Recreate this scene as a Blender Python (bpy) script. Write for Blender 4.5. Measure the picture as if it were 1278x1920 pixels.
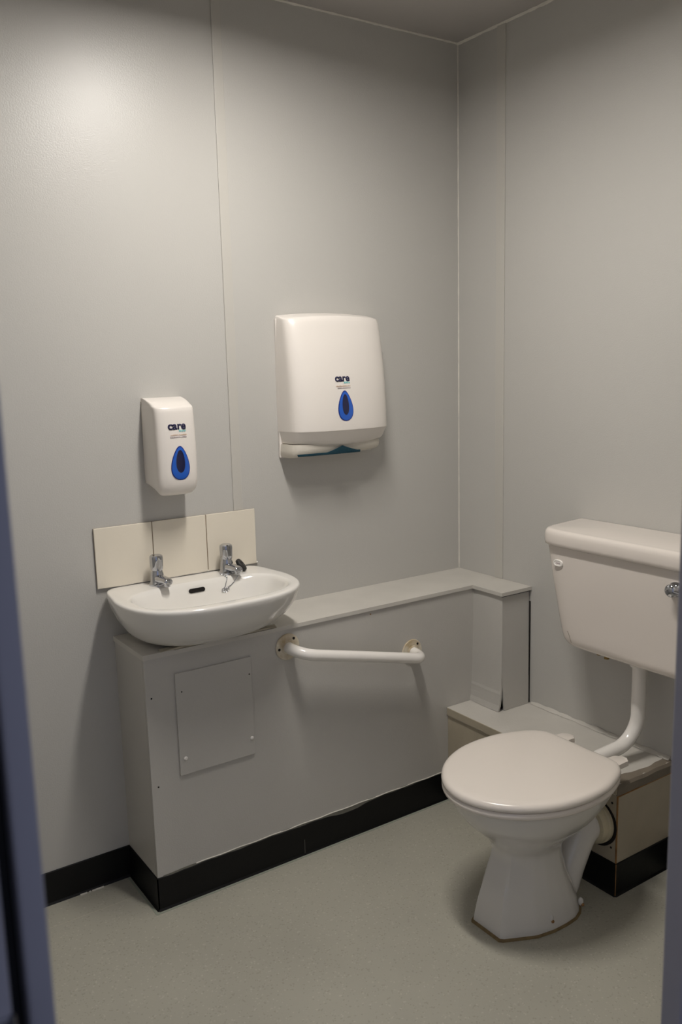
import bpy, bmesh, math, random
from mathutils import Vector, Matrix
random.seed(4)
PI = math.pi
scn = bpy.context.scene
for o in list(bpy.data.objects): bpy.data.objects.remove(o)

# ---------------------------------------------------------------- camera
cam_d = bpy.data.cameras.new('camera'); cam = bpy.data.objects.new('camera', cam_d)
scn.collection.objects.link(cam); scn.camera = cam
R = Vector((0.825166, -0.56432563, -0.02525173)); U = Vector((0.11543612, 0.12469657, 0.98545688)); F = Vector((0.55296978, 0.81608048, -0.16803893))
m = Matrix(((R.x, U.x, -F.x, -2.11629), (R.y, U.y, -F.y, -2.35318), (R.z, U.z, -F.z, 1.5), (0, 0, 0, 1)))
cam.matrix_world = m
cam_d.sensor_fit = 'VERTICAL'; cam_d.sensor_height = 23.5; cam_d.sensor_width = 15.64
cam_d.lens = 1628.67 * 23.5 / 1920
cam_d.clip_start = 0.02
cam_d.dof.use_dof = True; cam_d.dof.focus_distance = 2.55; cam_d.dof.aperture_fstop = 2.6

# ---------------------------------------------------------------- world, exposure
w = bpy.data.worlds.new('world'); scn.world = w; w.use_nodes = True
bg = w.node_tree.nodes['Background']
bg.inputs['Color'].default_value = (0.66, 0.73, 1.0, 1); bg.inputs["Strength"].default_value = 0.42
scn.view_settings.view_transform = 'Standard'; scn.view_settings.look = 'None'
scn.view_settings.gamma = 1; scn.view_settings.exposure = 0.0; scn.view_settings.use_curve_mapping = False
LAMP_POWER = 146.0          # emission strength of the opal diffuser
LAMP_COL = (1.0, 0.952, 0.895)
LAMP_XY = (-1.03, -0.85)

# ---------------------------------------------------------------- materials
def s2l(c): return tuple(((v / 255) / 12.92 if v / 255 <= .04045 else ((v / 255 + .055) / 1.055) ** 2.4) for v in c)
def mat(name, col, rough=.5, metal=0., bump=0., bscale=200., var=0., vscale=3., coat=0., spec=.5, var_col=None, aniso=None):
    """principled surface; colour mottled by noise (dirt, wear), fine bump for texture"""
    M = bpy.data.materials.new(name); M.use_nodes = True
    nt = M.node_tree; P = nt.nodes['Principled BSDF']
    c = s2l(col) + (1,)
    P.inputs['Base Color'].default_value = c
    P.inputs['Roughness'].default_value = rough; P.inputs['Metallic'].default_value = metal
    P.inputs['Coat Weight'].default_value = coat; P.inputs['Coat Roughness'].default_value = .08
    P.inputs['Specular IOR Level'].default_value = spec
    tc = nt.nodes.new('ShaderNodeTexCoord')
    if var:
        n = nt.nodes.new('ShaderNodeTexNoise'); n.inputs['Scale'].default_value = vscale; n.inputs['Detail'].default_value = 6
        r = nt.nodes.new('ShaderNodeValToRGB'); r.color_ramp.elements[0].position = .35; r.color_ramp.elements[1].position = .7
        c2 = s2l(var_col) + (1,) if var_col else tuple(v * (1 - var) for v in c[:3]) + (1,)
        r.color_ramp.elements[0].color = c; r.color_ramp.elements[1].color = c2
        nt.links.new(tc.outputs['Object'], n.inputs['Vector']); nt.links.new(n.outputs['Fac'], r.inputs['Fac'])
        nt.links.new(r.outputs['Color'], P.inputs['Base Color'])
    if bump:
        n = nt.nodes.new('ShaderNodeTexNoise'); n.inputs['Scale'].default_value = bscale; n.inputs['Detail'].default_value = 3
        b = nt.nodes.new('ShaderNodeBump'); b.inputs['Strength'].default_value = bump; b.inputs['Distance'].default_value = .002
        nt.links.new(tc.outputs['Object'], n.inputs['Vector']); nt.links.new(n.outputs['Fac'], b.inputs['Height'])
        nt.links.new(b.outputs['Normal'], P.inputs['Normal'])
    return M

M_wall = mat('wall_paint', (189, 187, 182), .36, bump=.22, bscale=260, var=.035, vscale=1.4)
M_panel = mat('panel_paint', (190, 187, 181), .38, bump=.2, bscale=240, var=.06, vscale=4)
M_board = mat('board_paint', (202, 198, 190), .35, bump=.2, bscale=150, var=.08, vscale=9)
M_boxside = mat('low_box_paint', (176, 166, 146), .5, bump=.3, bscale=120, var=.14, vscale=8)
M_ceil = mat('ceiling_paint', (176, 172, 168), .7, bump=.2, bscale=120)
M_trim = mat('strip_paint', (190, 187, 180), .4, bump=.15, bscale=200)
M_caulk = mat('caulk', (226, 222, 212), .5, bump=.6, bscale=60, var=.15, vscale=12)
M_skirt = mat('black_vinyl', (6, 6, 7), .5, spec=.3, bump=.2, bscale=90, var=.0)
M_glue = mat('adhesive', (120, 118, 108), .6, bump=.5, bscale=60, var=.3, vscale=30)
M_tile = mat('cream_tile', (226, 218, 202), .22, bump=.05, bscale=40)
M_grout = mat('tile_edge', (130, 112, 92), .8)
M_ceramic = mat('ceramic', (226, 223, 217), .12, coat=.4)
M_pan = mat('pan_ceramic', (216, 213, 208), .14, coat=.4)
M_cist = mat('cistern_ceramic', (222, 214, 206), .2, coat=.3)
M_seat = mat('seat_plastic', (228, 220, 211), .22, coat=.3)
M_plastic = mat('white_plastic', (228, 222, 215), .28, bump=.05, bscale=500)
M_plastic2 = mat('white_plastic_back', (210, 204, 192), .4)
M_rail = mat('white_enamel', (236, 232, 226), .2, coat=.4)
M_flange = mat('flange_enamel', (228, 222, 206), .4, var=.2, vscale=25, var_col=(176, 156, 122))
M_chrome = mat('chrome', (186, 188, 193), .06, metal=1)
M_steel = mat('steel', (150, 150, 155), .3, metal=1)
M_black = mat('black_rubber', (16, 16, 17), .5)
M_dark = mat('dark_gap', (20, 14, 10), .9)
M_blue = mat('blue_window', (22, 88, 190), .15, coat=.6)
M_navy = mat('navy_window', (8, 12, 60), .12, coat=.6)
M_rim = mat('dark_blue_rim', (14, 36, 120), .2, coat=.4)
M_ink = mat('navy_ink', (24, 22, 66), .5)
M_teal = mat('teal_ink', (130, 196, 196), .5)
M_grey = mat('grey_ink', (176, 164, 166), .5)
M_orange = mat('orange_ink', (206, 180, 160), .5)
M_towel = mat('blue_paper', (12, 56, 70), .9, bump=.5, bscale=300)
M_brass = mat('brass', (150, 124, 74), .5, metal=.5)
M_frame = mat('door_frame_paint', (148, 146, 152), .5, bump=.1, bscale=100)
M_gasket = mat('gasket', (12, 12, 14), .8)
M_out = mat('outside_ground', (60, 60, 62), .9)
M_stain = mat('old_wood', (150, 110, 66), .8, var=.4, vscale=30)
M_ring = mat('sealant_dirt', (128, 108, 72), .7, var=.35, vscale=40)
M_collar = mat('collar_plastic', (204, 194, 166), .35, var=.2, vscale=20)

# vinyl floor with fine flecks
M_floor = bpy.data.materials.new('vinyl_floor'); M_floor.use_nodes = True
nt = M_floor.node_tree; P = nt.nodes['Principled BSDF']; P.inputs['Roughness'].default_value = .5
tc = nt.nodes.new('ShaderNodeTexCoord')
v1 = nt.nodes.new('ShaderNodeTexVoronoi'); v1.inputs['Scale'].default_value = 260
nt.links.new(tc.outputs['Object'], v1.inputs['Vector'])
sep = nt.nodes.new('ShaderNodeSeparateColor'); nt.links.new(v1.outputs['Color'], sep.inputs['Color'])
r1 = nt.nodes.new('ShaderNodeValToRGB'); cr = r1.color_ramp; cr.interpolation = 'CONSTANT'
base = s2l((170, 167, 154)) + (1,)
cr.elements[0].position = 0; cr.elements[0].color = s2l((158, 155, 142)) + (1,)
e = cr.elements.new(.05); e.color = base
cr.elements[-1].position = .965; cr.elements[-1].color = s2l((182, 179, 166)) + (1,)
nt.links.new(sep.outputs['Red'], r1.inputs['Fac'])
n1 = nt.nodes.new('ShaderNodeTexNoise'); n1.inputs['Scale'].default_value = 2.2; n1.inputs['Detail'].default_value = 5
nt.links.new(tc.outputs['Object'], n1.inputs['Vector'])
mx = nt.nodes.new('ShaderNodeMix'); mx.data_type = 'RGBA'; mx.blend_type = 'MULTIPLY'
mr = nt.nodes.new('ShaderNodeMapRange'); mr.inputs[1].default_value = .3; mr.inputs[2].default_value = .7; mr.inputs[3].default_value = .9; mr.inputs[4].default_value = 1.05
nt.links.new(n1.outputs['Fac'], mr.inputs[0])
mx.inputs[0].default_value = 1
nt.links.new(r1.outputs['Color'], mx.inputs[6]); nt.links.new(mr.outputs[0], mx.inputs[7])
nt.links.new(mx.outputs[2], P.inputs['Base Color'])
b = nt.nodes.new('ShaderNodeBump'); b.inputs['Strength'].default_value = .15; b.inputs['Distance'].default_value = .001
nt.links.new(v1.outputs['Distance'], b.inputs['Height']); nt.links.new(b.outputs['Normal'], P.inputs['Normal'])

M_lamp = bpy.data.materials.new('opal_diffuser'); M_lamp.use_nodes = True
P = M_lamp.node_tree.nodes['Principled BSDF']
P.inputs['Base Color'].default_value = (.8, .8, .8, 1)
P.inputs['Emission Color'].default_value = LAMP_COL + (1,); P.inputs['Emission Strength'].default_value = LAMP_POWER

# ---------------------------------------------------------------- helpers
def obj(name, bm, material, parent=None, smooth=None, recalc=True):
    if recalc: bmesh.ops.recalc_face_normals(bm, faces=bm.faces)
    me = bpy.data.meshes.new(name); bm.to_mesh(me); bm.free()
    if smooth is not None:
        me.shade_smooth()
        try: me.set_sharp_from_angle(angle=math.radians(smooth))
        except Exception: pass
    me.materials.append(material)
    o = bpy.data.objects.new(name, me); scn.collection.objects.link(o)
    if parent:
        o.parent = parent
        o.matrix_parent_inverse = world_of(parent).inverted()
    return o
def world_of(o):
    mw = Matrix.LocRotScale(o.location, o.rotation_euler, o.scale)
    return world_of(o.parent) @ o.matrix_parent_inverse @ mw if o.parent else mw
def tag(o, label=None, cat=None, group=None, kind=None):
    if label: o['label'] = label
    if cat: o['category'] = cat
    if group: o['group'] = group
    if kind: o['kind'] = kind
    return o
def empty(name, loc, label=None, cat=None, group=None, kind=None):
    o = bpy.data.objects.new(name, None); scn.collection.objects.link(o); o.location = loc
    o.empty_display_size = .05
    return tag(o, label, cat, group, kind)
def box(bm, x0, x1, y0, y1, z0, z1, bevel=0., seg=2):
    vs = [bm.verts.new((x, y, z)) for z in (z0, z1) for y in (y0, y1) for x in (x0, x1)]
    fs = [bm.faces.new([vs[i] for i in q]) for q in ((0, 2, 3, 1), (4, 5, 7, 6), (0, 1, 5, 4), (2, 6, 7, 3), (0, 4, 6, 2), (1, 3, 7, 5))]
    if bevel:
        es = {e for f in fs for e in f.edges}
        bmesh.ops.bevel(bm, geom=list(es), offset=bevel, segments=seg, affect='EDGES', profile=.5)
    return bm
def B(*a, **k): return box(bmesh.new(), *a, **k)
def loft(bm, rings, cap0=True, cap1=True, closed=True):
    vr = [[bm.verts.new(p) for p in r] for r in rings]
    n = len(vr[0])
    for a, b_ in zip(vr, vr[1:]):
        for i in range(n if closed else n - 1):
            j = (i + 1) % n
            bm.faces.new((a[i], a[j], b_[j], b_[i]))
    if cap0: bm.faces.new(vr[0][::-1])
    if cap1: bm.faces.new(vr[-1])
    return vr
def tube(bm, pts, rad, seg=20, cap=True):
    pts = [Vector(p) for p in pts]; rings = []; prev = None
    for i, p in enumerate(pts):
        d = (pts[min(i + 1, len(pts) - 1)] - pts[max(i - 1, 0)]).normalized()
        if prev is None:
            a = Vector((0, 0, 1)) if abs(d.z) < .9 else Vector((1, 0, 0))
            u = d.cross(a).normalized()
        else:
            u = (prev - d * prev.dot(d)).normalized()
        prev = u; v = d.cross(u)
        r = rad[i] if isinstance(rad, (list, tuple)) else rad
        rings.append([p + (u * math.cos(t) + v * math.sin(t)) * r for t in [2 * PI * k / seg for k in range(seg)]])
    loft(bm, rings, cap, cap); return bm
def lathe(bm, prof, seg=32, M=Matrix()):
    """prof: (r, z) pairs; revolved round z then moved by M"""
    rings = [[M @ Vector((max(r, 1e-5) * math.cos(2 * PI * k / seg), max(r, 1e-5) * math.sin(2 * PI * k / seg), z)) for k in range(seg)] for r, z in prof]
    loft(bm, rings); return bm
def smooth_path(pts, n=10, it=1):
    """Catmull-Rom through points"""
    P_ = [Vector(p) for p in pts]; P_ = [P_[0] * 2 - P_[1]] + P_ + [P_[-1] * 2 - P_[-2]]; out = []
    for i in range(1, len(P_) - 2):
        a, b_, c, d = P_[i - 1:i + 3]
        for k in range(n):
            t = k / n
            out.append(.5 * ((2 * b_) + (c - a) * t + (2 * a - 5 * b_ + 4 * c - d) * t * t + (3 * b_ - a - 3 * c + d) * t ** 3))
    out.append(P_[-2]); return out
def lerp(tab, z):
    """smooth interpolation in a table of (z, a, b, ...) rows, sorted by z"""
    if z <= tab[0][0]: return tab[0][1:]
    for p, q in zip(tab, tab[1:]):
        if z <= q[0]:
            t = (z - p[0]) / (q[0] - p[0])
            return tuple(x + (y - x) * t for x, y in zip(p[1:], q[1:]))
    return tab[-1][1:]
def cr_tab(tab, n=6):
    """resample table rows by Catmull-Rom in every column"""
    k = len(tab[0]); T = [tab[0]] + list(tab) + [tab[-1]]; out = []
    for i in range(1, len(T) - 2):
        a, b_, c, d = T[i - 1:i + 3]
        for s in range(n):
            t = s / n
            out.append(tuple(.5 * (2 * b_[j] + (c[j] - a[j]) * t + (2 * a[j] - 5 * b_[j] + 4 * c[j] - d[j]) * t * t + (3 * b_[j] - a[j] - 3 * c[j] + d[j]) * t ** 3) for j in range(k)))
    out.append(tab[-1]); return out

# ---------------------------------------------------------------- the room
H = 2.5495; HB = .7461; DB = .2165; LB = 1.3165; HS = .0992
XC, YC, XL, YE, HL = .1328, .3565, .2479, .9231, .3345
X0, Y0 = -2.05, -1.66                # left wall, wall with the doorway
JL, JR = -1.962, -1.091              # the doorway's clear opening
S = lambda name, bm, m_, p=None: tag(obj(name, bm, m_, p), kind='structure') if p is None else obj(name, bm, m_, p)
S('floor', B(X0, 0, Y0 - .08, 0, -.06, 0), M_floor)
S('ceiling', B(X0 - .08, .08, Y0 - .08, .08, H, H + .08), M_ceil)
S('wall_back', B(X0 - .08, .08, 0, .08, -.06, H), M_wall)
S('wall_right', B(0, .08, Y0 - .08, 0, -.06, H), M_wall)
S('wall_left', B(X0 - .08, X0, Y0 - .08, 0, -.06, H), M_wall)
bm = bmesh.new()
box(bm, X0, JL - .05, Y0 - .045, Y0, 0, H); box(bm, JR + .05, 0, Y0 - .045, Y0, 0, H); box(bm, JL - .05, JR + .05, Y0 - .045, Y0, 2.1, H)
S('wall_front', bm, M_wall)
S('ground', B(-4.5, 1.5, -5.0, Y0 - .08, -.12, -.06), M_out)
# cover strips over the panel joints, caulk beads in the corners
S('trim_1', B(-.9186, -.888, -.0035, 0, 1.066, H, bevel=.0012), M_trim)
S('trim_2', B(-.0035, 0, -.2265, -.188, HB, H, bevel=.0012), M_trim)
def bead(pts, r, name):
    path = []
    for a, b_ in zip(pts, pts[1:]):
        a, b_ = Vector(a), Vector(b_); n = int((b_ - a).length / .015) + 1
        for k in range(n): path.append(a.lerp(b_, k / n))
    path.append(Vector(pts[-1]))
    rr = [r * random.uniform(.75, 1.3) for _ in path]
    bm = bmesh.new(); tube(bm, path, rr, 8)
    S(name, bm, M_caulk)
bead([(X0 + .01, -.001, H - .001), (-.001, -.001, H - .001)], .0040, 'trim_3')
bead([(-.001, -.001, H - .001), (-.001, Y0 + .01, H - .001)], .005, 'trim_4')
bead([(0, 0, HB + .002), (0, 0, H - .002)], .0022, 'trim_5')

# skirting: vinyl strips standing against the walls
def skirt_strip(p0, p1, nrm, hfun, name, parent=None, th=.003, h0=0.):
    p0, p1, nrm = Vector(p0), Vector(p1), Vector(nrm); L_ = (p1 - p0).length; n = max(2, int(L_ / .02))
    bm = bmesh.new(); rings = []
    for k in range(n + 1):
        t = k / n; q = p0.lerp(p1, t); h = hfun(t)
        q.z = h0
        rings.append([q, q + nrm * (th + .004), q + nrm * th + Vector((0, 0, .006)), q + nrm * th + Vector((0, 0, h - .002)), q + nrm * (th * .5) + Vector((0, 0, h)), q + Vector((0, 0, h))])
    loft(bm, rings)
    o = obj(name, bm, M_skirt, parent)
    if parent is None: tag(o, kind='structure')
    return o
flat = lambda t: HS
skirt_strip((X0, 0, 0), (-LB - .003, 0, 0), (0, -1, 0), flat, 'baseboard_back')
skirt_strip((0, -YE - .003, 0), (0, Y0, 0), (-1, 0, 0), flat, 'baseboard_right')
skirt_strip((X0, 0, 0), (X0, Y0, 0), (1, 0, 0), flat, 'baseboard_left')
skirt_strip((JR + .05, Y0, 0), (0, Y0, 0), (0, 1, 0), flat, 'baseboard_front')
bm = bmesh.new()
loft(bm, [[(-LB - .009, -.01, z), (-LB - .009, -DB - .009, z), (-XL, -DB - .009, z), (-XL, -DB - .0155, z), (-LB - .0155, -DB - .0155, z), (-LB - .0155, -.01, z)] for z in (0, .0012)])
S('trim_8', bm, mat('floor_bead', (150, 156, 142), .4))
# welded seam of the vinyl beside the left baseboard
S('trim_6', B(-1.70, -1.285, -.112, -.109, 0, .0004), mat('weld_line', (178, 175, 160), .5))
bm = bmesh.new()
for xa, xb in ((-1.475, -1.455), (-1.449, -1.444), (-1.44, -1.405)):
    box(bm, xa, xb, -.0125, -.0085, 0, .003)
S('trim_7', bm, M_caulk)

# door frame seen from outside the doorway
door = empty('door_1', (JL, Y0, 0), kind='structure')
def jamb(name, bm): return obj(name, bm, M_frame, door)
bm = bmesh.new(); box(bm, JL - .021, JL, Y0 - .03, Y0 + .004, 0, 2.06, bevel=.003); jamb('door_stop', bm)
bm = bmesh.new(); box(bm, JL - .05, JL - .036, Y0 - .047, Y0 + .002, 0, 2.1, bevel=.003); box(bm, JL - .10, JL - .038, Y0 - .052, Y0 - .046, 0, 2.14, bevel=.002); jamb('jamb', bm)
obj('weather_seal', B(JL - .0365, JL - .0205, Y0 - .014, Y0 - .002, 0, 2.06, bevel=.003), M_gasket, door)
bm = bmesh.new(); box(bm, JR, JR + .02, Y0 - .03, Y0 + .004, 0, 2.06, bevel=.003); jamb('door_stop', bm)
bm = bmesh.new(); box(bm, JR + .036, JR + .05, Y0 - .047, Y0 + .002, 0, 2.1, bevel=.003); box(bm, JR + .038, JR + .10, Y0 - .052, Y0 - .046, 0, 2.14, bevel=.002); jamb('jamb', bm)
obj('weather_seal', B(JR + .0205, JR + .0365, Y0 - .014, Y0 - .002, 0, 2.06, bevel=.003), M_gasket, door)
bm = bmesh.new(); box(bm, JL - .10, JR + .10, Y0 - .052, Y0 + .002, 2.06, 2.14, bevel=.003); jamb('head', bm)
bm = bmesh.new(); box(bm, JL - .0585, JL - .0365, Y0 - .0545, Y0 - .0505, .87, 1.012, bevel=.0015)
tube(bm, [(JL - .0385, Y0 - .052, .875), (JL - .0375, Y0 - .0545, .95), (JL - .0385, Y0 - .053, 1.012)], .003, 10)
obj('strike_plate', bm, M_steel, door)

# ---------------------------------------------------------------- long boxed ledge under the basin
ledge = empty('boxed_ledge', (-LB / 2, -DB / 2, 0), 'long grey painted pipe boxing with a flat top, below the basin and the grab rail', 'pipe boxing')
obj('front_panel', B(-LB, 0, -DB, -DB + .012, 0, HB - .012, bevel=.0012), M_panel, ledge)
obj('end_panel', B(-LB, -LB + .012, -DB + .012, 0, 0, HB - .012), M_panel, ledge)
bm = bmesh.new()
ov = .006
pts2 = [(-LB - .004, -.0005), (-LB - .004, -DB - ov), (-XC - ov, -DB - ov), (-XC - ov, -YC - ov), (-.0005, -YC - ov), (-.0005, -.0005)]
loft(bm, [[(x, y, z) for x, y in pts2] for z in (HB - .012, HB)])
obj('top_board', bm, M_board, ledge)
obj('edge_strip', B(-LB - .005, -1.232, -DB - .0085, -.001, HB + .0002, HB + .003, bevel=.001), M_board, ledge)
def peel(t):
    x = -LB + LB * t
    h = HS + .0012 * math.sin(x * 31) + .0008 * math.sin(x * 90)
    h -= .011 * math.exp(-((x + .69) / .075) ** 2)
    if x > -.62: h += .004 * (x + .62)
    return h
skirt_strip((-LB - .003, -DB, 0), (-XL + .02, -DB, 0), (0, -1, 0), lambda t: peel(t * (LB - XL) / LB), 'skirting', ledge)
skirt_strip((-LB, 0, 0), (-LB, -DB - .003, 0), (-1, 0, 0), flat, 'skirting', ledge)
bm = bmesh.new(); rings = []
for k in range(60):
    x = -1.30 + 1.04 * k / 59; z = HS + .004 + .0015 * math.sin(x * 40)
    rings.append([(x, -DB - .0016, z - .016), (x, -DB - .0016, z), (x, -DB + .001, z), (x, -DB + .001, z - .016)])
loft(bm, rings)
pb_ = bmesh.new(); tube(pb_, [(-1.20 + .95 * k / 60, -DB - .001, HS + .004 + .0008 * math.sin(k * .9)) for k in range(61)], .0016, 6)
obj('paint_edge', pb_, M_caulk, ledge)
obj('adhesive_line', bm, M_glue, ledge)
bm = bmesh.new(); box(bm, -.8385, -.8375, -DB - .0036, -DB - .002, .004, .05); obj('skirting_joint', bm, M_glue, ledge)
# inspection hatch
hatch = obj('access_panel', B(-1.2325, -.9975, -DB - .0065, -DB + .0005, .381, .678, bevel=.0015), M_panel, ledge)
for (x, z, kind) in ((-1.216, .624, 0), (-1.006, .627, 0), (-1.215, .429, 1), (-1.006, .432, 1)):
    bm = bmesh.new(); y = -DB - .0065
    if kind: lathe(bm, [(.006, 0), (.006, .001), (.0045, .003), (.002, .0042), (0.0012, .0035)], 16, Matrix.Translation((x, y, z)) @ Matrix.Rotation(PI / 2, 4, 'X'))
    else: lathe(bm, [(.0022, 0), (.0022, .0006)], 12, Matrix.Translation((x, y, z)) @ Matrix.Rotation(PI / 2, 4, 'X'))
    obj('screw_cap' if kind else 'screw', bm, M_rail if kind else M_dark, hatch, 40)
for (x, z) in ((-1.301, .623), (-1.297, .366), (-.567, .722)):
    bm = bmesh.new(); lathe(bm, [(.0026, 0), (.0024, .0005)], 10, Matrix.Translation((x, -DB - .0002, z)) @ Matrix.Rotation(PI / 2, 4, 'X'))
    obj('screw', bm, M_stain if z > .7 else M_dark, ledge)

# ---------------------------------------------------------------- short boxed column in the corner
col = empty('pipe_boxing_column', (-XC / 2, -(DB + YC) / 2, HL), 'short upright grey boxing with split lower edges standing in the corner behind the toilet', 'pipe boxing')
zt = HB - .0125
def colface(name, ring_top, ring_mid, ring_bot, m_):
    bm = bmesh.new()
    lo = HL + .001
    zs = [lo, lo + .02, lo + .075, lo + .085, lo + .2, zt]
    return bm, zs
# face towards the toilet door side (-x)
bm = bmesh.new(); rings = []
for z in [HL + .001 + (zt - HL - .001) * k / 40 for k in range(41)]:
    t = (z - HL) / (zt - HL)
    fl = .014 * (1 - t) ** 1.5 + (.0012 if z < HL + .065 else 0) + .004 * max(0, 1 - (z - HL) / .02)
    x = -XC + .004 - fl; yb = -YC + .003 - .008 * (1 - t) + (.006 * max(0, 1 - (z - HL) / .05))
    wob = .0006 * math.sin(z * 120) if z < HL + .07 else 0
    rings.append([(x + wob, -DB + .002 + 0, z), (x + .3 * wob - .002, (-DB + yb) / 2, z), (x, yb, z), (x + .006, yb, z), (x + .006, -DB + .002, z)])
loft(bm, rings); obj('side_panel', bm, M_panel, col)
bm = bmesh.new(); rings = []
for z in [HL + .001 + (zt - HL - .001) * k / 40 for k in range(41)]:
    t = (z - HL) / (zt - HL)
    y = -YC + .004 - .008 * (1 - t)
    xa = -XC + .010 - .010 * (1 - t) + .010 * max(0, 1 - (z - HL) / .09); xb = -.003 - .006 * (1 - t)
    rings.append([(xa, y, z), (xb, y, z), (xb, y + .006, z), (xa, y + .006, z)])
loft(bm, rings); obj('front_panel', bm, M_panel, col)
obj('dark_gap', B(-XC + .012, -.0005, -YC + .014, -YC + .018, HL + .001, zt), M_dark, col)
bm = bmesh.new()
loft(bm, [[(-.0105 + .007 * t, -YC - .002 + .0, z), (-.0005, -YC - .002, z), (-.0005, -YC + .012, z), (-.0105 + .007 * t, -YC + .012, z)] for t, z in ((0, HL + .001), (.5, HL + .16), (1, HL + .36))])
obj('crack', bm, M_dark, col)
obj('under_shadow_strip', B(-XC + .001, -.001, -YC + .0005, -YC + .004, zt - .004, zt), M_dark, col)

# ---------------------------------------------------------------- low boxing behind the toilet
low = empty('low_pipe_boxing', (-XL / 2, -(DB + YE) / 2, 0), 'low worn beige grey boxing along the right wall that the toilet waste runs into', 'pipe boxing')
obj('front_panel', B(-XL, -XL + .012, -YE, -DB - .0005, 0, HL - .02), M_boxside, low)
obj('end_panel', B(-XL + .012, -.0005, -YE, -YE + .012, 0, HL - .02), M_boxside, low)
obj('top_board', B(-XL - .005, -.0005, -YE + .001, -DB - .0005, HL - .012, HL, bevel=.002), M_board, low)
obj('top_edge_strip', B(-XL - .006, -XL + .004, -YE + .0, -DB - .0005, HL - .028, HL - .0005, bevel=.002), M_boxside, low)
bm = bmesh.new(); rings = []
for k in range(30):
    x = -XL - .004 + (XL + .003) * k / 29
    zz = HL - .001 + .0012 * math.sin(x * 60) ; zb = HL - .032 + .002 * math.sin(x * 22); yy = -YE - .002
    yi = -YE + .026 + .006 * math.sin(x * 30 + 1) + .002 * math.sin(x * 90)
    rings.append([(x, yy, zb), (x, yy - .002, zz - .006), (x, yy + .003, zz + .002), (x, yi, zz + .003), (x, yi + .002, zz - .003), (x, yy + .004, zb)])
loft(bm, rings)
obj('torn_edge_tape', bm, mat('dark_tape', (128, 118, 104), .6, bump=.5, bscale=40, var=.2, vscale=14), low, 30)
bm = bmesh.new(); tube(bm, [(-XL + .001, -DB - .002, HL - .03), (-XL + .001, -YE, HL - .03)], .0022, 6); obj('caulk_line', bm, M_caulk, low)
bm = bmesh.new(); tube(bm, [(-XL, -YE - .001, HL - .034), (-.002, -YE - .001, HL - .034)], .0018, 6); obj('caulk_line', bm, M_stain, low)
bm = bmesh.new(); box(bm, -XL - .0012, -XL + .003, -YE - .0012, -YE + .003, HS, HL - .03, bevel=.0008); obj('corner_edge', bm, M_stain, low)
bm = bmesh.new(); rings = []
for k in range(40):   # irregular bead where the top board meets the wall
    y = -YC - .01 - (YE - YC - .02) * k / 39; d = .006 + .004 * abs(math.sin(k * .7)) + .004 * abs(math.sin(k * .23))
    rings.append([(-.0005, y, HL), (-d, y, HL + .001), (-.0015, y, HL + d * .8), (-.0005, y, HL + d * .8)])
loft(bm, rings); obj('wall_sealant', bm, M_board, low)
skirt_strip((-XL, -DB - .003, 0), (-XL, -YE - .003, 0), (-1, 0, 0), flat, 'skirting', low)
skirt_strip((-XL - .003, -YE, 0), (-.0005, -YE, 0), (0, -1, 0), flat, 'skirting', low)
bm = bmesh.new(); tube(bm, [(-XL - .0035, -YE - .0035, .004), (-XL - .0035, -YE - .0035, HS)], .0015, 6); obj('skirting_joint', bm, M_stain, low)
for (y, z) in ((-.905, .275), (-.905, .14)):
    bm = bmesh.new(); lathe(bm, [(.0035, 0), (.003, .0008)], 10, Matrix.Translation((-XL, y, z)) @ Matrix.Rotation(-PI / 2, 4, 'Y'))
    obj('screw', bm, M_dark, low)

# ---------------------------------------------------------------- splashback
spl = empty('tiled_splashback', (-1.103, -.004, .894), 'row of three cream tiles on the wall behind the basin', 'splashback')
obj('grout', B(-1.3565, -.8505, -.0055, -.0003, .894, 1.0655), M_grout, spl)
for a, b_ in ((-1.357, -1.1872), (-1.1848, -1.0170), (-1.0146, -.850)):
    obj('tile', B(a, b_, -.0085, -.004, .8935, 1.066, bevel=.0015), M_tile, spl)

# ---------------------------------------------------------------- wash basin
BX = -1.10; RZ = .890
basin = empty('wash_basin', (BX, 0, HB), 'white ceramic wash basin with a curved front, below the cream tiles', 'basin')
N = 120
def ring_outer(hw, dep, z, back=0., nb=2.6):
    """D outline: flat against the wall, sides bulging slightly, rounded front"""
    out = []
    for k in range(N):
        t = 2 * PI * k / N
        c, s = math.cos(t), math.sin(t)
        if s <= 0:    # front half
            x = hw * math.copysign(abs(c) ** (2 / nb), c); y = -dep * .42 - dep * .58 * abs(s) ** (2 / nb)
        else:         # towards the wall
            x = hw * math.copysign(abs(c) ** (2 / 9), c); y = -dep * .42 + (dep * .42 - back) * abs(s) ** (2 / 9)
            x *= 1 - .085 * max(0., (y + dep * .42) / (dep * .42))
        out.append((BX + x, y, z))
    return out
def ring_inner(hw, y0, y1, z, n1=2.9, n2=2.6):
    out = []; yc = (y0 + y1) / 2 + .02
    for k in range(N):
        t = 2 * PI * k / N; c, s = math.cos(t), math.sin(t)
        if s <= 0: x = hw * math.copysign(abs(c) ** (2 / n1), c); y = yc - (yc - y0) * abs(s) ** (2 / n1)
        else: x = hw * math.copysign(abs(c) ** (2 / n2), c); y = yc + (y1 - yc) * abs(s) ** (2 / n2)
        out.append((BX + x, y, z))
    return out
rings = []
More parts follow.
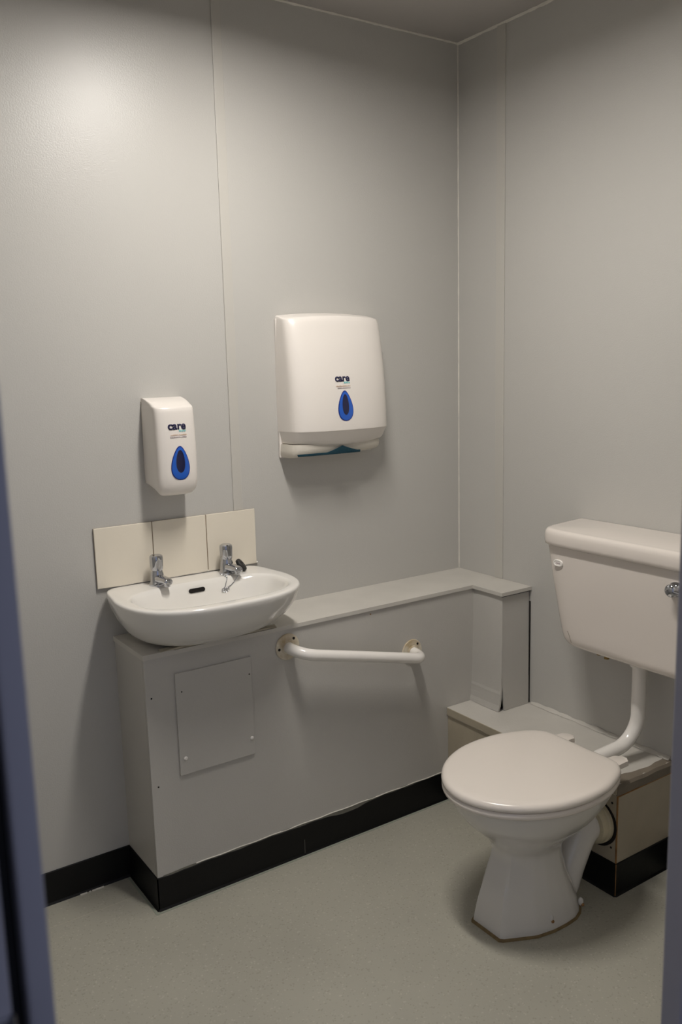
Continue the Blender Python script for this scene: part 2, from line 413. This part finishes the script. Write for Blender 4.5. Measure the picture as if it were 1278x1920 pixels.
# underside, from the foot up to the rim
for z, hw, dep in cr_tab([(HB + .001, .120, .215), (HB + .004, .150, .232), (HB + .014, .180, .262), (HB + .035, .212, .302), (HB + .065, .236, .338), (HB + .095, .252, .361), (HB + .12, .260, .373), (RZ - .010, .263, .377), (RZ - .004, .2625, .3765)], 3):
    rings.append(ring_outer(hw, dep, z))
for d, z in ((.0015, RZ - .0012), (.005, RZ), (.012, RZ)): rings.append(ring_outer(.2625 - d, .3765 - d, z))
for hw, y0, y1, z in ((.232, -.346, -.078, RZ), (.227, -.340, -.084, RZ - .0008), (.222, -.335, -.090, RZ - .004), (.217, -.330, -.096, RZ - .012), (.208, -.322, -.104, RZ - .03), (.195, -.312, -.112, RZ - .055), (.17, -.294, -.124, RZ - .085), (.13, -.268, -.144, RZ - .105), (.07, -.235, -.17, RZ - .114), (.02, -.213, -.197, RZ - .116)):
    rings.append(ring_inner(hw, y0, y1, z))
bm = bmesh.new(); loft(bm, rings); obj('bowl', bm, M_ceramic, basin, 50)
# overflow slot on the rear wall of the bowl
bm = bmesh.new()
sl = []
for k in range(24):
    t = 2 * PI * k / 24; sl.append((BX + math.copysign(.019, math.cos(t)) + .0062 * math.cos(t), .0062 * math.sin(t)))
zc = .868
loft(bm, [[(x, -.1015 - .003 + dy - .12 * (-z), zc + z) for x, z in sl] for dy in (0.002, -.0006)])
obj('overflow_slot', bm, M_dark, basin)
bm = bmesh.new(); lathe(bm, [(.03, 0), (.031, .002), (.024, .003), (.02, 0.001)], 28, Matrix.Translation((BX, -.205, RZ - .1165))); obj('drain', bm, M_chrome, basin, 40)
bm = bmesh.new(); tube(bm, [(-1.335 + .49 * k / 40, -.004, .8945 + .0006 * math.sin(k)) for k in range(41)], .0032, 8); obj('sealant', bm, M_rail, basin)
bm = bmesh.new(); rings = []
for k in range(40):
    x = -1.27 + .36 * k / 39; u_ = abs(x + 1.09) / .18
    rings.append([(x, -.2235 + .0, HB + .0015), (x, -.2255, HB + .006 * (1 - u_ ** 4) + .003), (x, -.21, HB + .008), (x, -.21, HB + .0015)])
loft(bm, rings); obj('bottom_sealant', bm, mat('old_sealant', (178, 170, 152), .6, bump=.8, bscale=60, var=.3, vscale=25), basin)

# taps
def tap(x, y, ang, label):
    t = empty('basin_tap', (x, y, RZ), label, 'tap', 'chrome taps on the basin')
    T = Matrix.Translation((x, y, RZ)) @ Matrix.Rotation(ang, 4, 'Z')
    bm = bmesh.new(); lathe(bm, [(.0245, 0), (.0245, .004), (.022, .007), (.0195, .012), (.019, .030), (.0175, .036), (.016, .040), (.016, .044)], 36, T)
    obj('body', bm, M_chrome, t, 35)
    bm = bmesh.new(); rings = []
    for yy, zz, hw, hh in cr_tab([(0, .019, .0150, .0120), (-.02, .020, .0148, .0115), (-.045, .0215, .0135, .0095), (-.060, .0215, .0130, .0085), (-.068, .0195, .0128, .0085), (-.071, .0185, .0105, .0065)], 4):
        rings.append([T @ Vector((hw * math.copysign(abs(math.cos(a)) ** .7, math.cos(a)), yy, zz + hh * math.copysign(abs(math.sin(a)) ** .7, math.sin(a)))) for a in [2 * PI * k / 28 for k in range(28)]])
    loft(bm, rings); obj('spout', bm, M_chrome, t, 50)
    bm = bmesh.new(); T2 = T @ Matrix.Translation((0, -.060, .006)); lathe(bm, [(.0075, -.001), (.0085, 0), (.0085, .008)], 20, T2); obj('nozzle', bm, M_chrome, t, 40)
    # lobed head
    bm = bmesh.new(); rings = []
    for r, z, lob in ((.0165, .044, 0), (.0178, .047, .3), (.0185, .055, 1), (.0192, .072, 1), (.0192, .080, .8), (.0182, .0845, .3), (.0150, .0868, 0), (.0140, .0862, 0), (.006, .0868, 0)):
        rings.append([T @ Vector(((r - lob * .0022 * (.5 + .5 * math.cos(4 * a)) ** 3) * math.cos(a), (r - lob * .0022 * (.5 + .5 * math.cos(4 * a)) ** 3) * math.sin(a), z)) for a in [2 * PI * k / 48 + .4 for k in range(48)]])
    loft(bm, rings); obj('handle', bm, M_chrome, t, 40)
    return t
tap(-1.197, -.052, math.radians(4), 'chrome basin tap on the left, nothing resting against it')
tap(-.975, -.050, math.radians(4), 'chrome basin tap on the right, with the black plug and chain beside it')
# plug and its chain
plug = empty('basin_plug', (-.932, -.055, RZ), 'black rubber plug on a chain, leaning behind the right basin tap', 'plug')
Tp = Matrix.Translation((-.9325, -.062, RZ + .0195)) @ Vector((.64, -.46, .62)).to_track_quat('Z', 'Y').to_matrix().to_4x4()
bm = bmesh.new(); lathe(bm, [(.0185, -.006), (.0205, -.005), (.021, 0), (.021, .003), (.0195, .005), (.010, .0055), (.009, .004)], 32, Tp); obj('stopper', bm, M_black, plug, 40)
bm = bmesh.new()
cpath = smooth_path([Tp @ Vector((0, 0, -.008)), (-.955, -.080, RZ + .006), (-.962, -.098, RZ + .0005), (-.985, -.108, RZ - .018), (-1.008, -.111, RZ - .030), (-1.016, -.110, RZ - .033), (-1.012, -.109, RZ - .022), (-1.000, -.098, RZ - .003), (-1.002, -.085, RZ + .003), (-1.008, -.07, RZ + .004)], 8)
for i, p in enumerate(cpath[::1]):
    bmesh.ops.create_icosphere(bm, subdivisions=1, radius=.0019, matrix=Matrix.Translation(p))
for (ax, az) in ((-1.020, -.034), (-1.012, -.036), (-1.006, -.034)):
    rr = [Vector((BX * 0 + ax + .0045 * math.cos(t), -.112, RZ + az + .006 * math.sin(t))) for t in [2 * PI * k / 14 for k in range(15)]]
    tube(bm, rr, .0011, 6, False)
obj('chain', bm, M_chrome, plug, 60)

# ---------------------------------------------------------------- wall dispensers
def housing(name, xc, prof, n, mat_, parent, seg=64, capb=True):
    """prof rows (z, halfwidth, depth); plan section is a superellipse half against the wall"""
    bm = bmesh.new(); rings = []
    for z, hw, dp in prof:
        rings.append([(xc + hw * math.copysign(abs(math.cos(t)) ** (2 / n), math.cos(t)), -.0005 - dp * abs(math.sin(t)) ** (2 / n), z) for t in [PI * k / seg for k in range(seg + 1)]])
    loft(bm, rings); return obj(name, bm, mat_, parent, 45)
def surf(prof, n, xc, x, z):
    hw, dp = lerp(sorted(prof), z)
    u = min(.999, abs(x - xc) / hw)
    return -.0005 - dp * bulge(u, n) * (1 - u ** n) ** (1 / n)
def bulge(u, n): return (.88 + .12 * (1 - u * u)) if n > 10 else (.79 + .21 * (1 - abs(u) ** 2.2))
def decal(name, outline, xc, prof, n, off, mat_, parent, th=.0006, rings_in=6):
    """raised shape that follows the housing's front"""
    bm = bmesh.new(); cx_ = sum(p[0] for p in outline) / len(outline); cz_ = sum(p[1] for p in outline) / len(outline)
    layers = []
    layers.append([(x, surf(prof, n, xc, x, z) + .002, z) for x, z in outline])
    for k in range(rings_in):
        f = 1 - k / rings_in * .98; dome = th * (1 - f ** 4)
        layers.append([(cx_ + (x - cx_) * f, surf(prof, n, xc, cx_ + (x - cx_) * f, cz_ + (z - cz_) * f) - off - dome, cz_ + (z - cz_) * f) for x, z in outline])
    loft(bm, layers); return obj(name, bm, mat_, parent, 40)
def teardrop(cx_, z0, z1, w_, n=48, sharp=.55):
    out = []
    for k in range(n):
        t = 2 * PI * k / n; s = math.sin(t); c = math.cos(t)
        z = (z0 + z1) / 2 + (z1 - z0) / 2 * s
        f = max(0., (z - z0) / (z1 - z0))
        wd = w_ * abs(c) ** .92 * (1.06 - sharp * f ** 1.25)
        out.append((cx_ + math.copysign(wd, c), z))
    return out
def lettering(txt, xc_, z, width, prof, n, pc, mat_, parent, name='lettering'):
    cu = bpy.data.curves.new('t', 'FONT'); cu.body = txt; cu.size = 1; cu.offset = .03; cu.resolution_u = 4
    to = bpy.data.objects.new('t', cu); scn.collection.objects.link(to)
    dg = bpy.context.evaluated_depsgraph_get(); me = bpy.data.meshes.new_from_object(to.evaluated_get(dg))
    bpy.data.objects.remove(to)
    bm = bmesh.new(); bm.from_mesh(me); bpy.data.meshes.remove(me)
    xs = [v.co.x for v in bm.verts]; sc = width / (max(xs) - min(xs)); x0 = min(xs)
    for v in bm.verts:
        x = xc_ - width / 2 + (v.co.x - x0) * sc; zz = z + v.co.y * sc * 1.0
        v.co = (x, surf(prof, n, pc, x, zz) - .0005, zz)
    r = bmesh.ops.extrude_face_region(bm, geom=bm.faces[:])
    for g in r['geom']:
        if isinstance(g, bmesh.types.BMVert): g.co.y += .0012
    return obj(name, bm, mat_, parent)
def smalllines(rows, prof, n, pc, parent):
    for (xa, xb, z, h, mt) in rows:
        bm = bmesh.new(); x = xa
        while x < xb:
            wv = min(xb, x + random.uniform(.55, 1.0) * h * 1.1)
            y = surf(prof, n, pc, (x + wv) / 2, z)
            box(bm, x, wv, y - .0005, y + .001, z, z + h * random.choice((.7, 1, 1)))
            x = wv + h * .35
        obj('small_print', bm, mt, parent)

# soap dispenser
SX = -1.1335
soap = empty('soap_dispenser', (SX, 0, 1.147), 'small white wall soap dispenser with a blue teardrop window, above the basin', 'soap dispenser')
sp = cr_tab([(1.1455, .030, .070), (1.1475, .043, .085), (1.153, .051, .096), (1.165, .0575, .105), (1.185, .0605, .111), (1.22, .0612, .1135), (1.30, .0610, .113), (1.37, .0605, .1085), (1.389, .0603, .105), (1.395, .0600, .100), (1.399, .0596, .090), (1.408, .0594, .066), (1.4155, .0590, .035), (1.419, .0585, .012)], 5)
# cut-away underside near the wall: lift the back of the lowest sections
bm = bmesh.new(); rings = []; n_ = 12
for z, hw, dp in sp:
    rg = []
    for k in range(97):
        t = PI * k / 96; u_ = abs(math.cos(t)) ** (2 / n_); y = -dp * bulge(u_, n_) * abs(math.sin(t)) ** (2 / n_)
        lift = max(0, (1.178 - z)) * max(0, 1 - (-y) / .072) ** .8 * 1.0
        rg.append((SX + hw * math.copysign(abs(math.cos(t)) ** (2 / n_), math.cos(t)), -.0005 + y, z + lift))
    rings.append(rg)
loft(bm, rings); obj('cover', bm, M_plastic, soap, 45)
obj('back_plate', B(SX - .0612, SX + .0612, -.006, -.0005, 1.178, 1.412, bevel=.002), M_plastic2, soap)
win = decal('window', teardrop(SX + .001, 1.192, 1.287, .0320), SX, sp, n_, .0002, M_rim, soap, .0006)
decal('lens', teardrop(SX + .001, 1.1945, 1.284, .0295), SX, sp, n_, .0010, M_blue, win, .0006)
decal('level_slot', teardrop(SX + .0005, 1.213, 1.276, .0140, sharp=.3), SX, sp, n_, .0020, M_navy, win, .0002)
lettering('care', SX - .0025, 1.3335, .0525, sp, n_, SX, M_ink, soap)
smalllines(((SX + .002, SX + .0235, 1.3265, .0055, M_teal), (SX - .022, SX + .0245, 1.3165, .0028, M_orange), (SX - .024, SX + .0245, 1.3105, .0028, M_grey)), sp, n_, SX, soap)

# paper towel dispenser
TX = -.572
tow = empty('paper_towel_dispenser', (TX, 0, 1.217), 'large white wall paper towel dispenser with a blue teardrop window', 'towel dispenser')
tp = cr_tab([(1.2500, .170, .098), (1.2530, .1735, .106), (1.262, .1765, .116), (1.285, .1805, .130), (1.297, .1825, .1365), (1.304, .183, .138), (1.36, .183, .136), (1.45, .183, .127), (1.55, .1822, .109), (1.615, .181, .092), (1.634, .180, .084), (1.6405, .1795, .078), (1.644, .179, .064), (1.6495, .1775, .034), (1.6535, .174, .008)], 4)
n2 = 8.0
bm = bmesh.new(); rings = []
for z, hw, dp in tp:
    rg = []
    hw *= .984
    for k in range(81):
        t = PI * k / 80; x = hw * math.copysign(abs(math.cos(t)) ** (2 / n2), math.cos(t)); u_ = x / hw; y = -dp * bulge(abs(u_), n2) * abs(math.sin(t)) ** (2 / n2)
        u_ = x / .183
        dz = 0
        if z > 1.6: dz = (.010 * (1 - u_ * u_) - .004) * min(1, (z - 1.6) / .04)
        if z < 1.30: dz = (1.30 - z) / .05 * (.010 * math.cos(u_ * PI * .9) * -1 * .6 + .004)
        rg.append((TX + x, -.0005 + y, z + dz))
    rings.append(rg)
loft(bm, rings); obj('cover', bm, M_plastic, tow, 50)
bm = bmesh.new(); rings = []
for z, hw, dp in ((1.2185, .160, .078), (1.217, .168, .086), (1.223, .172, .094), (1.24, .172, .100), (1.258, .170, .098)):
    rings.append([(TX - .006 + hw * math.copysign(abs(math.cos(t)) ** (2 / 5), math.cos(t)), -.0005 - dp * abs(math.sin(t)) ** (2 / 5), z + (.012 * (math.cos(t) + 1) / 2 if z < 1.25 else 0)) for t in [PI * k / 48 for k in range(49)]])
loft(bm, rings); obj('tray', bm, M_plastic2, tow, 50)
obj('back_plate', B(TX - .1795, TX + .174, -.010, -.0005, 1.2145, 1.642, bevel=.003), M_plastic, tow)
win = decal('window', teardrop(TX - .0135, 1.326, 1.419, .0315), TX, tp, n2, .0002, M_rim, tow, .0006)
decal('lens', teardrop(TX - .0135, 1.3285, 1.416, .0290), TX, tp, n2, .0010, M_blue, win, .0006)
decal('level_slot', teardrop(TX - .0145, 1.345, 1.408, .0125, sharp=.3), TX, tp, n2, .0020, M_navy, win, .0002)
lettering('care', TX - .018, 1.4475, .0525, tp, n2, TX, M_ink, tow)
smalllines(((TX - .013, TX + .008, 1.4405, .0055, M_teal), (TX - .042, TX + .009, 1.4315, .0028, M_orange), (TX - .038, TX + .009, 1.4255, .0028, M_grey)), tp, n2, TX, tow)
# towel poking out of the slot
bm = bmesh.new(); rings = []
for k in range(41):
    t = k / 40; x = TX - .172 + .232 * t
    up = .018 * max(0, 1 - abs(t - .70) / .26) ** 1.2
    y = -.103 - .018 * t * (1 - t)
    z0_ = 1.2235 - .001 * t
    rings.append([(x, y, z0_), (x, y - .0012, z0_ + .002), (x, y - .0012, z0_ + .007 + up), (x, y + .0, z0_ + .0075 + up), (x, y + .004, z0_ + .006)])
loft(bm, rings); towel = obj('paper_towel', bm, M_towel, None, 40)
tag(towel, 'dark teal paper towel poking out of the slot under the large white dispenser', 'paper towel')

# ---------------------------------------------------------------- grab rail
rail = empty('grab_rail', (-.635, -DB, .62), 'white tubular grab rail sloping down to the right on the boxed ledge', 'grab rail')
A = Vector((-.873, -DB, .680)); Bp = Vector((-.403, -DB, .566))
for P_, nm in ((A, 0), (Bp, 1)):
    T = Matrix.Translation(P_) @ Matrix.Rotation(PI / 2, 4, 'X')
    bm = bmesh.new(); lathe(bm, [(.040, 0), (.0405, .002), (.039, .0045), (.030, .0060), (.021, .0075), (.018, .0105)], 40, T)
    fl = obj('flange', bm, M_flange, rail, 35)
    for a in (50, 185, 300):
        a = math.radians(a)
        q = P_ + Vector((.0305 * math.cos(a), -.0058, .0305 * math.sin(a)))
        bm = bmesh.new(); lathe(bm, [(.0042, 0), (.0042, .001), (.002, .0016)], 14, Matrix.Translation(q) @ Matrix.Rotation(PI / 2, 4, 'X')); obj('screw', bm, M_dark, fl)
off = Vector((0, -.071, -.006)); rad_b = .058
d = (Bp - A).normalized(); pa = []
Ao, Bo = A + off, Bp + off
on = off.normalized()
pa.append(A + on * .004)
def arc(corner, d1, d2, r, n=14):
    """quadratic-ish fillet from corner-d1*r to corner+d2*r"""
    out = []
    for k in range(n + 1):
        t = k / n * PI / 2
        out.append(corner - d1 * r * (1 - math.sin(t)) + d2 * r * (1 - math.cos(t)))
    return out
pa += arc(Ao, on, d, rad_b)
pb = arc(Bo, d, -on, .046)
bm = bmesh.new(); tube(bm, pa + pb + [Bp + on * .004], .0172, 28); obj('rail', bm, M_rail, rail, 60)

# ---------------------------------------------------------------- cistern
CY = -.862
cist = empty('toilet_cistern', (0, CY, .645), 'white low level cistern on the right wall above the toilet', 'cistern')
def cring(hw, dp, z, n=9.0, x0=-.002, seg=120, tp=.03):
    return [(x0 - dp * abs(math.sin(t)) ** (2 / n), CY + hw * (1 + tp * (1 - abs(math.sin(t)) ** (2 / n))) * math.copysign(abs(math.cos(t)) ** (2 / n), math.cos(t)), z) for t in [PI * k / seg for k in range(seg + 1)]]
bm = bmesh.new()
loft(bm, [cring(hw + .013, dp, z) for z, hw, dp in cr_tab([(.6455, .165, .120), (.6475, .186, .145), (.654, .206, .160), (.668, .219, .168), (.69, .226, .172), (.76, .240, .178), (.86, .256, .187), (.958, .272, .194)], 4)])
obj('tank', bm, M_cist, cist, 40)
bm = bmesh.new()
loft(bm, [cring(hw + .014, dp, z, 9.0, tp=.09) for z, hw, dp in ((.957, .262, .194), (.9575, .266, .205), (.960, .269, .208), (.970, .2705, .210), (.990, .270, .2095), (.9995, .268, .2075), (1.0045, .264, .203), (1.0065, .257, .196), (1.0062, .250, .190), (1.0072, .243, .184), (1.0075, .1, .08))])
obj('lid', bm, M_cist, cist, 45)
bd = Vector((-.1935, -.646, .906))
bm = bmesh.new()
loft(bm, [[(bd.x + dx, bd.y + a * math.copysign(abs(math.cos(t)) ** .8, math.cos(t)), bd.z + b_ * math.copysign(abs(math.sin(t)) ** .8, math.sin(t))) for t in [2 * PI * k / 32 for k in range(32)]] for dx, a, b_ in ((.012, .0175, .0105), (-.0005, .0175, .0105), (-.002, .0165, .0095), (-.0024, .0135, .0075), (-.001, .0125, .0065))])
bdg = obj('badge', bm, M_rail, cist, 40)
bm = bmesh.new()
for k in range(6): box(bm, bd.x - .0017, bd.x + .001, bd.y - .008 + k * .0027, bd.y - .0064 + k * .0027, bd.z - .002, bd.z + .002)
obj('badge_marks', bm, M_grey, bdg)
lv = Vector((-.194, -1.042, .907))
T = Matrix.Translation(lv) @ Matrix.Rotation(-PI / 2, 4, 'Y')
bm = bmesh.new(); lathe(bm, [(.019, -.006), (.020, 0), (.0205, .004), (.018, .008), (.014, .012), (.0135, .018), (.016, .020), (.0165, .026), (.013, .0305), (.006, .0325)], 32, T)
tube(bm, smooth_path([lv + Vector((-.024, 0, 0)), lv + Vector((-.026, -.03, -.003)), lv + Vector((-.026, -.065, -.006)), lv + Vector((-.026, -.085, -.007))], 5), [.006] * 8 + [.0075] * 5 + [.0085] * 3, 14)
obj('flush_lever', bm, M_chrome, cist, 40)
# hairline crack marks near the lower left corner
bm = bmesh.new(); tube(bm, smooth_path([(-.1775, -.672, .702), (-.1765, -.678, .690), (-.1750, -.686, .668)], 5), .0006, 6); obj('hairline_crack', bm, mat('crack_grey', (136, 124, 112), .6), cist)
# flush pipe
PXc, PYc = -.072, -.850
bm = bmesh.new()
fp = [Vector((PXc, PYc, .66)), Vector((PXc, PYc, .56)), Vector((PXc, PYc, .48))]
cR = .085
for k in range(13):
    t = k / 12 * PI / 2 * .93
    fp.append(Vector((PXc - cR * (1 - math.cos(t)), PYc + .012 * k / 12, .468 - cR * math.sin(t))))
last = fp[-1]; fp += [last + Vector((-.04, .004, -.005)), last + Vector((-.105, .008, -.010))]
tube(bm, fp, .0205, 28); obj('flush_pipe', bm, M_rail, cist, 60)
bm = bmesh.new(); lathe(bm, [(.026, .618), (.029, .622), (.029, .646), (.02, .65)], 28, Matrix.Translation((PXc, PYc, 0))); obj('pipe_nut', bm, M_rail, cist, 40)
inlet = [(-.035, -.700, .66), (-.035, -.700, .575)]
bm = bmesh.new(); tube(bm, [(-.05, -.716, .655), (-.05, -.716, .600)], .008, 16); lathe(bm, [(.012, .612), (.012, .63)], 6, Matrix.Translation((-.05, -.716, 0)))
obj('inlet_pipe', bm, M_brass, cist, 40)
bm = bmesh.new(); lathe(bm, [(.010, .606), (.011, .63), (.008, .65)], 14, Matrix.Translation((-.05, -.690, 0))); obj('overflow_stub', bm, M_brass, cist, 40)

# ---------------------------------------------------------------- toilet
TY = -.822
wc = empty('toilet', (-.5, TY, 0), 'white toilet with its lid closed, under the cistern', 'toilet')
NP = 96
def egg(xf, xr, hw, z, xm=None, nf=2.15, nr=3.0):
    xm = xm if xm is not None else xf + (xr - xf) * .5
    out = []
    for k in range(NP):
        t = 2 * PI * k / NP; c, s = math.cos(t), math.sin(t)
        if c > 0: x = xm + (xr - xm) * abs(c) ** (2 / nr); y = hw * math.copysign(abs(s) ** (2 / nr), s)
        else: x = xm - (xm - xf) * abs(c) ** (2 / nf); y = hw * math.copysign(abs(s) ** (2 / nf), s)
        out.append(Vector((x, TY + y, z)))
    return out
def foot_poly(xf, xr, hw):
    L_ = xr - xf
    return [(xr, hw * .25), (xr - .015 * L_, hw * .48), (xr - .06 * L_, hw * .70), (xr - .13 * L_, hw * .86), (xr - .23 * L_, hw * .97), (xr - .36 * L_, hw), (xf + .48 * L_, hw * .99), (xf + .30 * L_, hw * .90), (xf, hw * .50)]
def poly_ring(pts, z, cx_):
    """polygon sampled by the same angles as egg, mirrored about the pan's axis"""
    full = pts + [(x, -y) for x, y in reversed(pts)]
    out = []
    for k in range(NP):
        t = 2 * PI * k / NP; dx, dy = math.cos(t), math.sin(t); best = None
        for (x1, y1), (x2, y2) in zip(full, full[1:] + full[:1]):
            ex, ey = x2 - x1, y2 - y1; den = dx * ey - dy * ex
            if abs(den) < 1e-9: continue
            s_ = ((x1 - cx_) * ey - y1 * ex) / den; u_ = ((x1 - cx_) * dy - y1 * dx) / den
            if s_ > 0 and -1e-6 <= u_ <= 1 + 1e-6: best = s_ if best is None else max(best, s_)
        out.append(Vector((cx_ + dx * best, TY + dy * best, z)))
    return out
rows = [  # z, front x, rear x, half width, weight of the faceted foot
    (.0, -.645, -.350, .108, 1.), (.012, -.645, -.350, .108, 1.), (.03, -.642, -.354, .104, 1.), (.07, -.634, -.366, .096, 1.), (.12, -.620, -.388, .086, 1.), (.16, -.606, -.400, .080, 1.),
    (.19, -.596, -.408, .077, .8), (.215, -.597, -.405, .080, .4), (.238, -.611, -.392, .095, .1), (.262, -.635, -.370, .118, 0), (.285, -.660, -.345, .140, 0), (.31, -.684, -.322, .158, 0), (.335, -.702, -.298, .170, 0), (.36, -.714, -.280, .180, 0), (.377, -.720, -.272, .185, 0), (.386, -.721, -.270, .186, 0)]
bm = bmesh.new(); rings = []
for z, xf, xr, hw, wf in cr_tab(rows, 3):
    e_ = egg(xf, xr, hw, z)
    if wf > .001:
        L_ = xr - xf
        pr = poly_ring(foot_poly(xf, xr, hw), z, (xf + xr) / 2)
        e_ = [a.lerp(b_, min(1, max(0, wf))) for a, b_ in zip(e_, pr)]
    rings.append(e_)
loft(bm, rings); obj('pan', bm, M_pan, wc, 28)
obj('rear_shelf', B(-.36, -.252, TY - .085, TY + .085, .350, .388, bevel=.012, seg=4), M_pan, wc, 40)
bm = bmesh.new()
tube(bm, smooth_path([(-.40, TY - .01, .03), (-.375, TY - .018, .055), (-.350, TY - .022, .11), (-.325, TY - .026, .165), (-.300, TY - .028, .195), (-.272, TY - .03, .203), (-.262, TY - .03, .203)], 7), [.050] * 7 + [.050, .049, .048, .047, .047, .046, .046] + [.046] * 28 + [.046], 32)
obj('trapway', bm, M_pan, wc, 60)
bm = bmesh.new()
lathe(bm, [(.046, -.032), (.056, -.030), (.060, -.024), (.060, -.010), (.064, -.007), (.064, .004), (.058, .006)], 40, Matrix.Translation((-.2555, TY - .03, .203)) @ Matrix.Rotation(PI / 2, 4, 'Y'))
obj('pan_connector', bm, M_collar, wc, 35)
bm = bmesh.new(); lathe(bm, [(.070, -.0015), (.070, .004), (.06, .0045)], 40, Matrix.Translation((-.2495, TY - .032, .200)) @ Matrix.Rotation(PI / 2, 4, 'Y'))
obj('connector_gap', bm, M_dark, wc)
# sealant ring round the foot
bm = bmesh.new()
ftp = poly_ring(foot_poly(-.645, -.350, .108), .0, -.4975)
rgo = [[Vector((-.4975, TY, 0)) + (p - Vector((-.4975, TY, 0))) * f + Vector((0, 0, z)) for p in ftp] for f, z in ((.98, .0005), (1.045, .0005), (1.03, .004), (1.0, .007), (.98, .007))]
loft(bm, rgo); obj('base_sealant', bm, M_ring, wc)
for sy in (-1, 1):
    for (bx, by, dxn) in ((-.505, .098, 0), (-.385, .096, 0)):
        q = Vector((bx, TY + sy * (by - .001), .035))
        bm = bmesh.new(); bmesh.ops.create_uvsphere(bm, u_segments=16, v_segments=10, radius=.0075, matrix=Matrix.Translation(q) @ Matrix.Scale(1.6, 4, (0, 0, 1)))
        obj('fixing_recess', bm, M_pan, wc, 60)
        bm = bmesh.new(); bmesh.ops.create_uvsphere(bm, u_segments=12, v_segments=8, radius=.0045, matrix=Matrix.Translation(q + Vector((0, sy * .0068, -.006))))
        obj('bolt', bm, M_stain, wc, 60)
# seat and lid
LIDO = [(-.283, 0), (-.283, .07), (-.284, .112), (-.291, .136), (-.318, .163), (-.362, .184), (-.41, .200), (-.46, .2065), (-.51, .2065), (-.56, .199), (-.61, .182), (-.655, .157), (-.69, .127), (-.718, .093), (-.737, .056), (-.746, .02), (-.747, 0)]
def lid_ring(inset, z, zf=None):
    q = LIDO + [(x, -y) for x, y in reversed(LIDO[1:-1])]
    # smooth closed outline
    n = len(q); out = []
    for i in range(n):
        a, b_, c, d_ = [Vector((q[(i + j - 1) % n][0], q[(i + j - 1) % n][1])) for j in range(4)]
        for k in range(4):
            t = k / 4
            out.append(.5 * ((2 * b_) + (c - a) * t + (2 * a - 5 * b_ + 4 * c - d_) * t * t + (3 * b_ - a - 3 * c + d_) * t ** 3))
    cx_, hx, hy = -.515, .232, .2065
    return [Vector((cx_ + (p.x - cx_) * (1 - inset / hx), TY + p.y * (1 - inset / hy), z)) for p in out]
bm = bmesh.new()
loft(bm, [lid_ring(i_, z) for i_, z in ((.010, .4080), (.003, .4085), (.0005, .411), (0, .4155), (.001, .4205), (.004, .4252), (.009, .4282), (.017, .4300), (.03, .4308), (.08, .4316), (.15, .432), (.2, .432))])
obj('lid', bm, M_seat, wc, 50)
bm = bmesh.new()
loft(bm, [lid_ring(i_, z) for i_, z in ((.012, .3875), (.005, .3885), (.0015, .392), (.001, .398), (.003, .404), (.008, .4068), (.02, .4072))])
obj('seat', bm, M_seat, wc, 50)
for yy in (TY + .082, TY - .105):
    bm = bmesh.new()
    sg = -1 if yy < TY else 1
    loft(bm, [[(-.300, yy - .026, z), (-.300, yy + .026, z), (-.243 + i_, yy + .020, z), (-.231 + i_, yy + .008, z), (-.228 + i_, yy - .008, z), (-.243 + i_, yy - .024, z)] for i_, z in ((0, .402), (0, .412), (-.002, .415), (-.008, .4165))])
    obj('hinge', bm, M_seat, wc, 30)

# ---------------------------------------------------------------- ceiling lamp
lx, ly = LAMP_XY
lamp = empty('ceiling_light', (lx, ly, H), 'long narrow white ceiling light above the middle of the room', 'light')
LW, LL = .060, .27      # half width, half length of the fitting
bm = bmesh.new()
rect = lambda a, b_, z: [(lx - a, ly - b_, z), (lx + a, ly - b_, z), (lx + a, ly + b_, z), (lx - a, ly + b_, z)]
loft(bm, [rect(LW, LL, H - .0005), rect(LW, LL, H - .085), rect(LW - .004, LL - .004, H - .092), rect(LW - .010, LL - .010, H - .092), rect(LW - .012, LL - .012, H - .076), rect(.01, .1, H - .075)])
obj('body', bm, M_plastic, lamp)
bm = bmesh.new(); box(bm, lx - LW + .0125, lx + LW - .0125, ly - LL + .0125, ly + LL - .0125, H - .087, H - .077, bevel=.003)
obj('diffuser', bm, M_lamp, lamp)
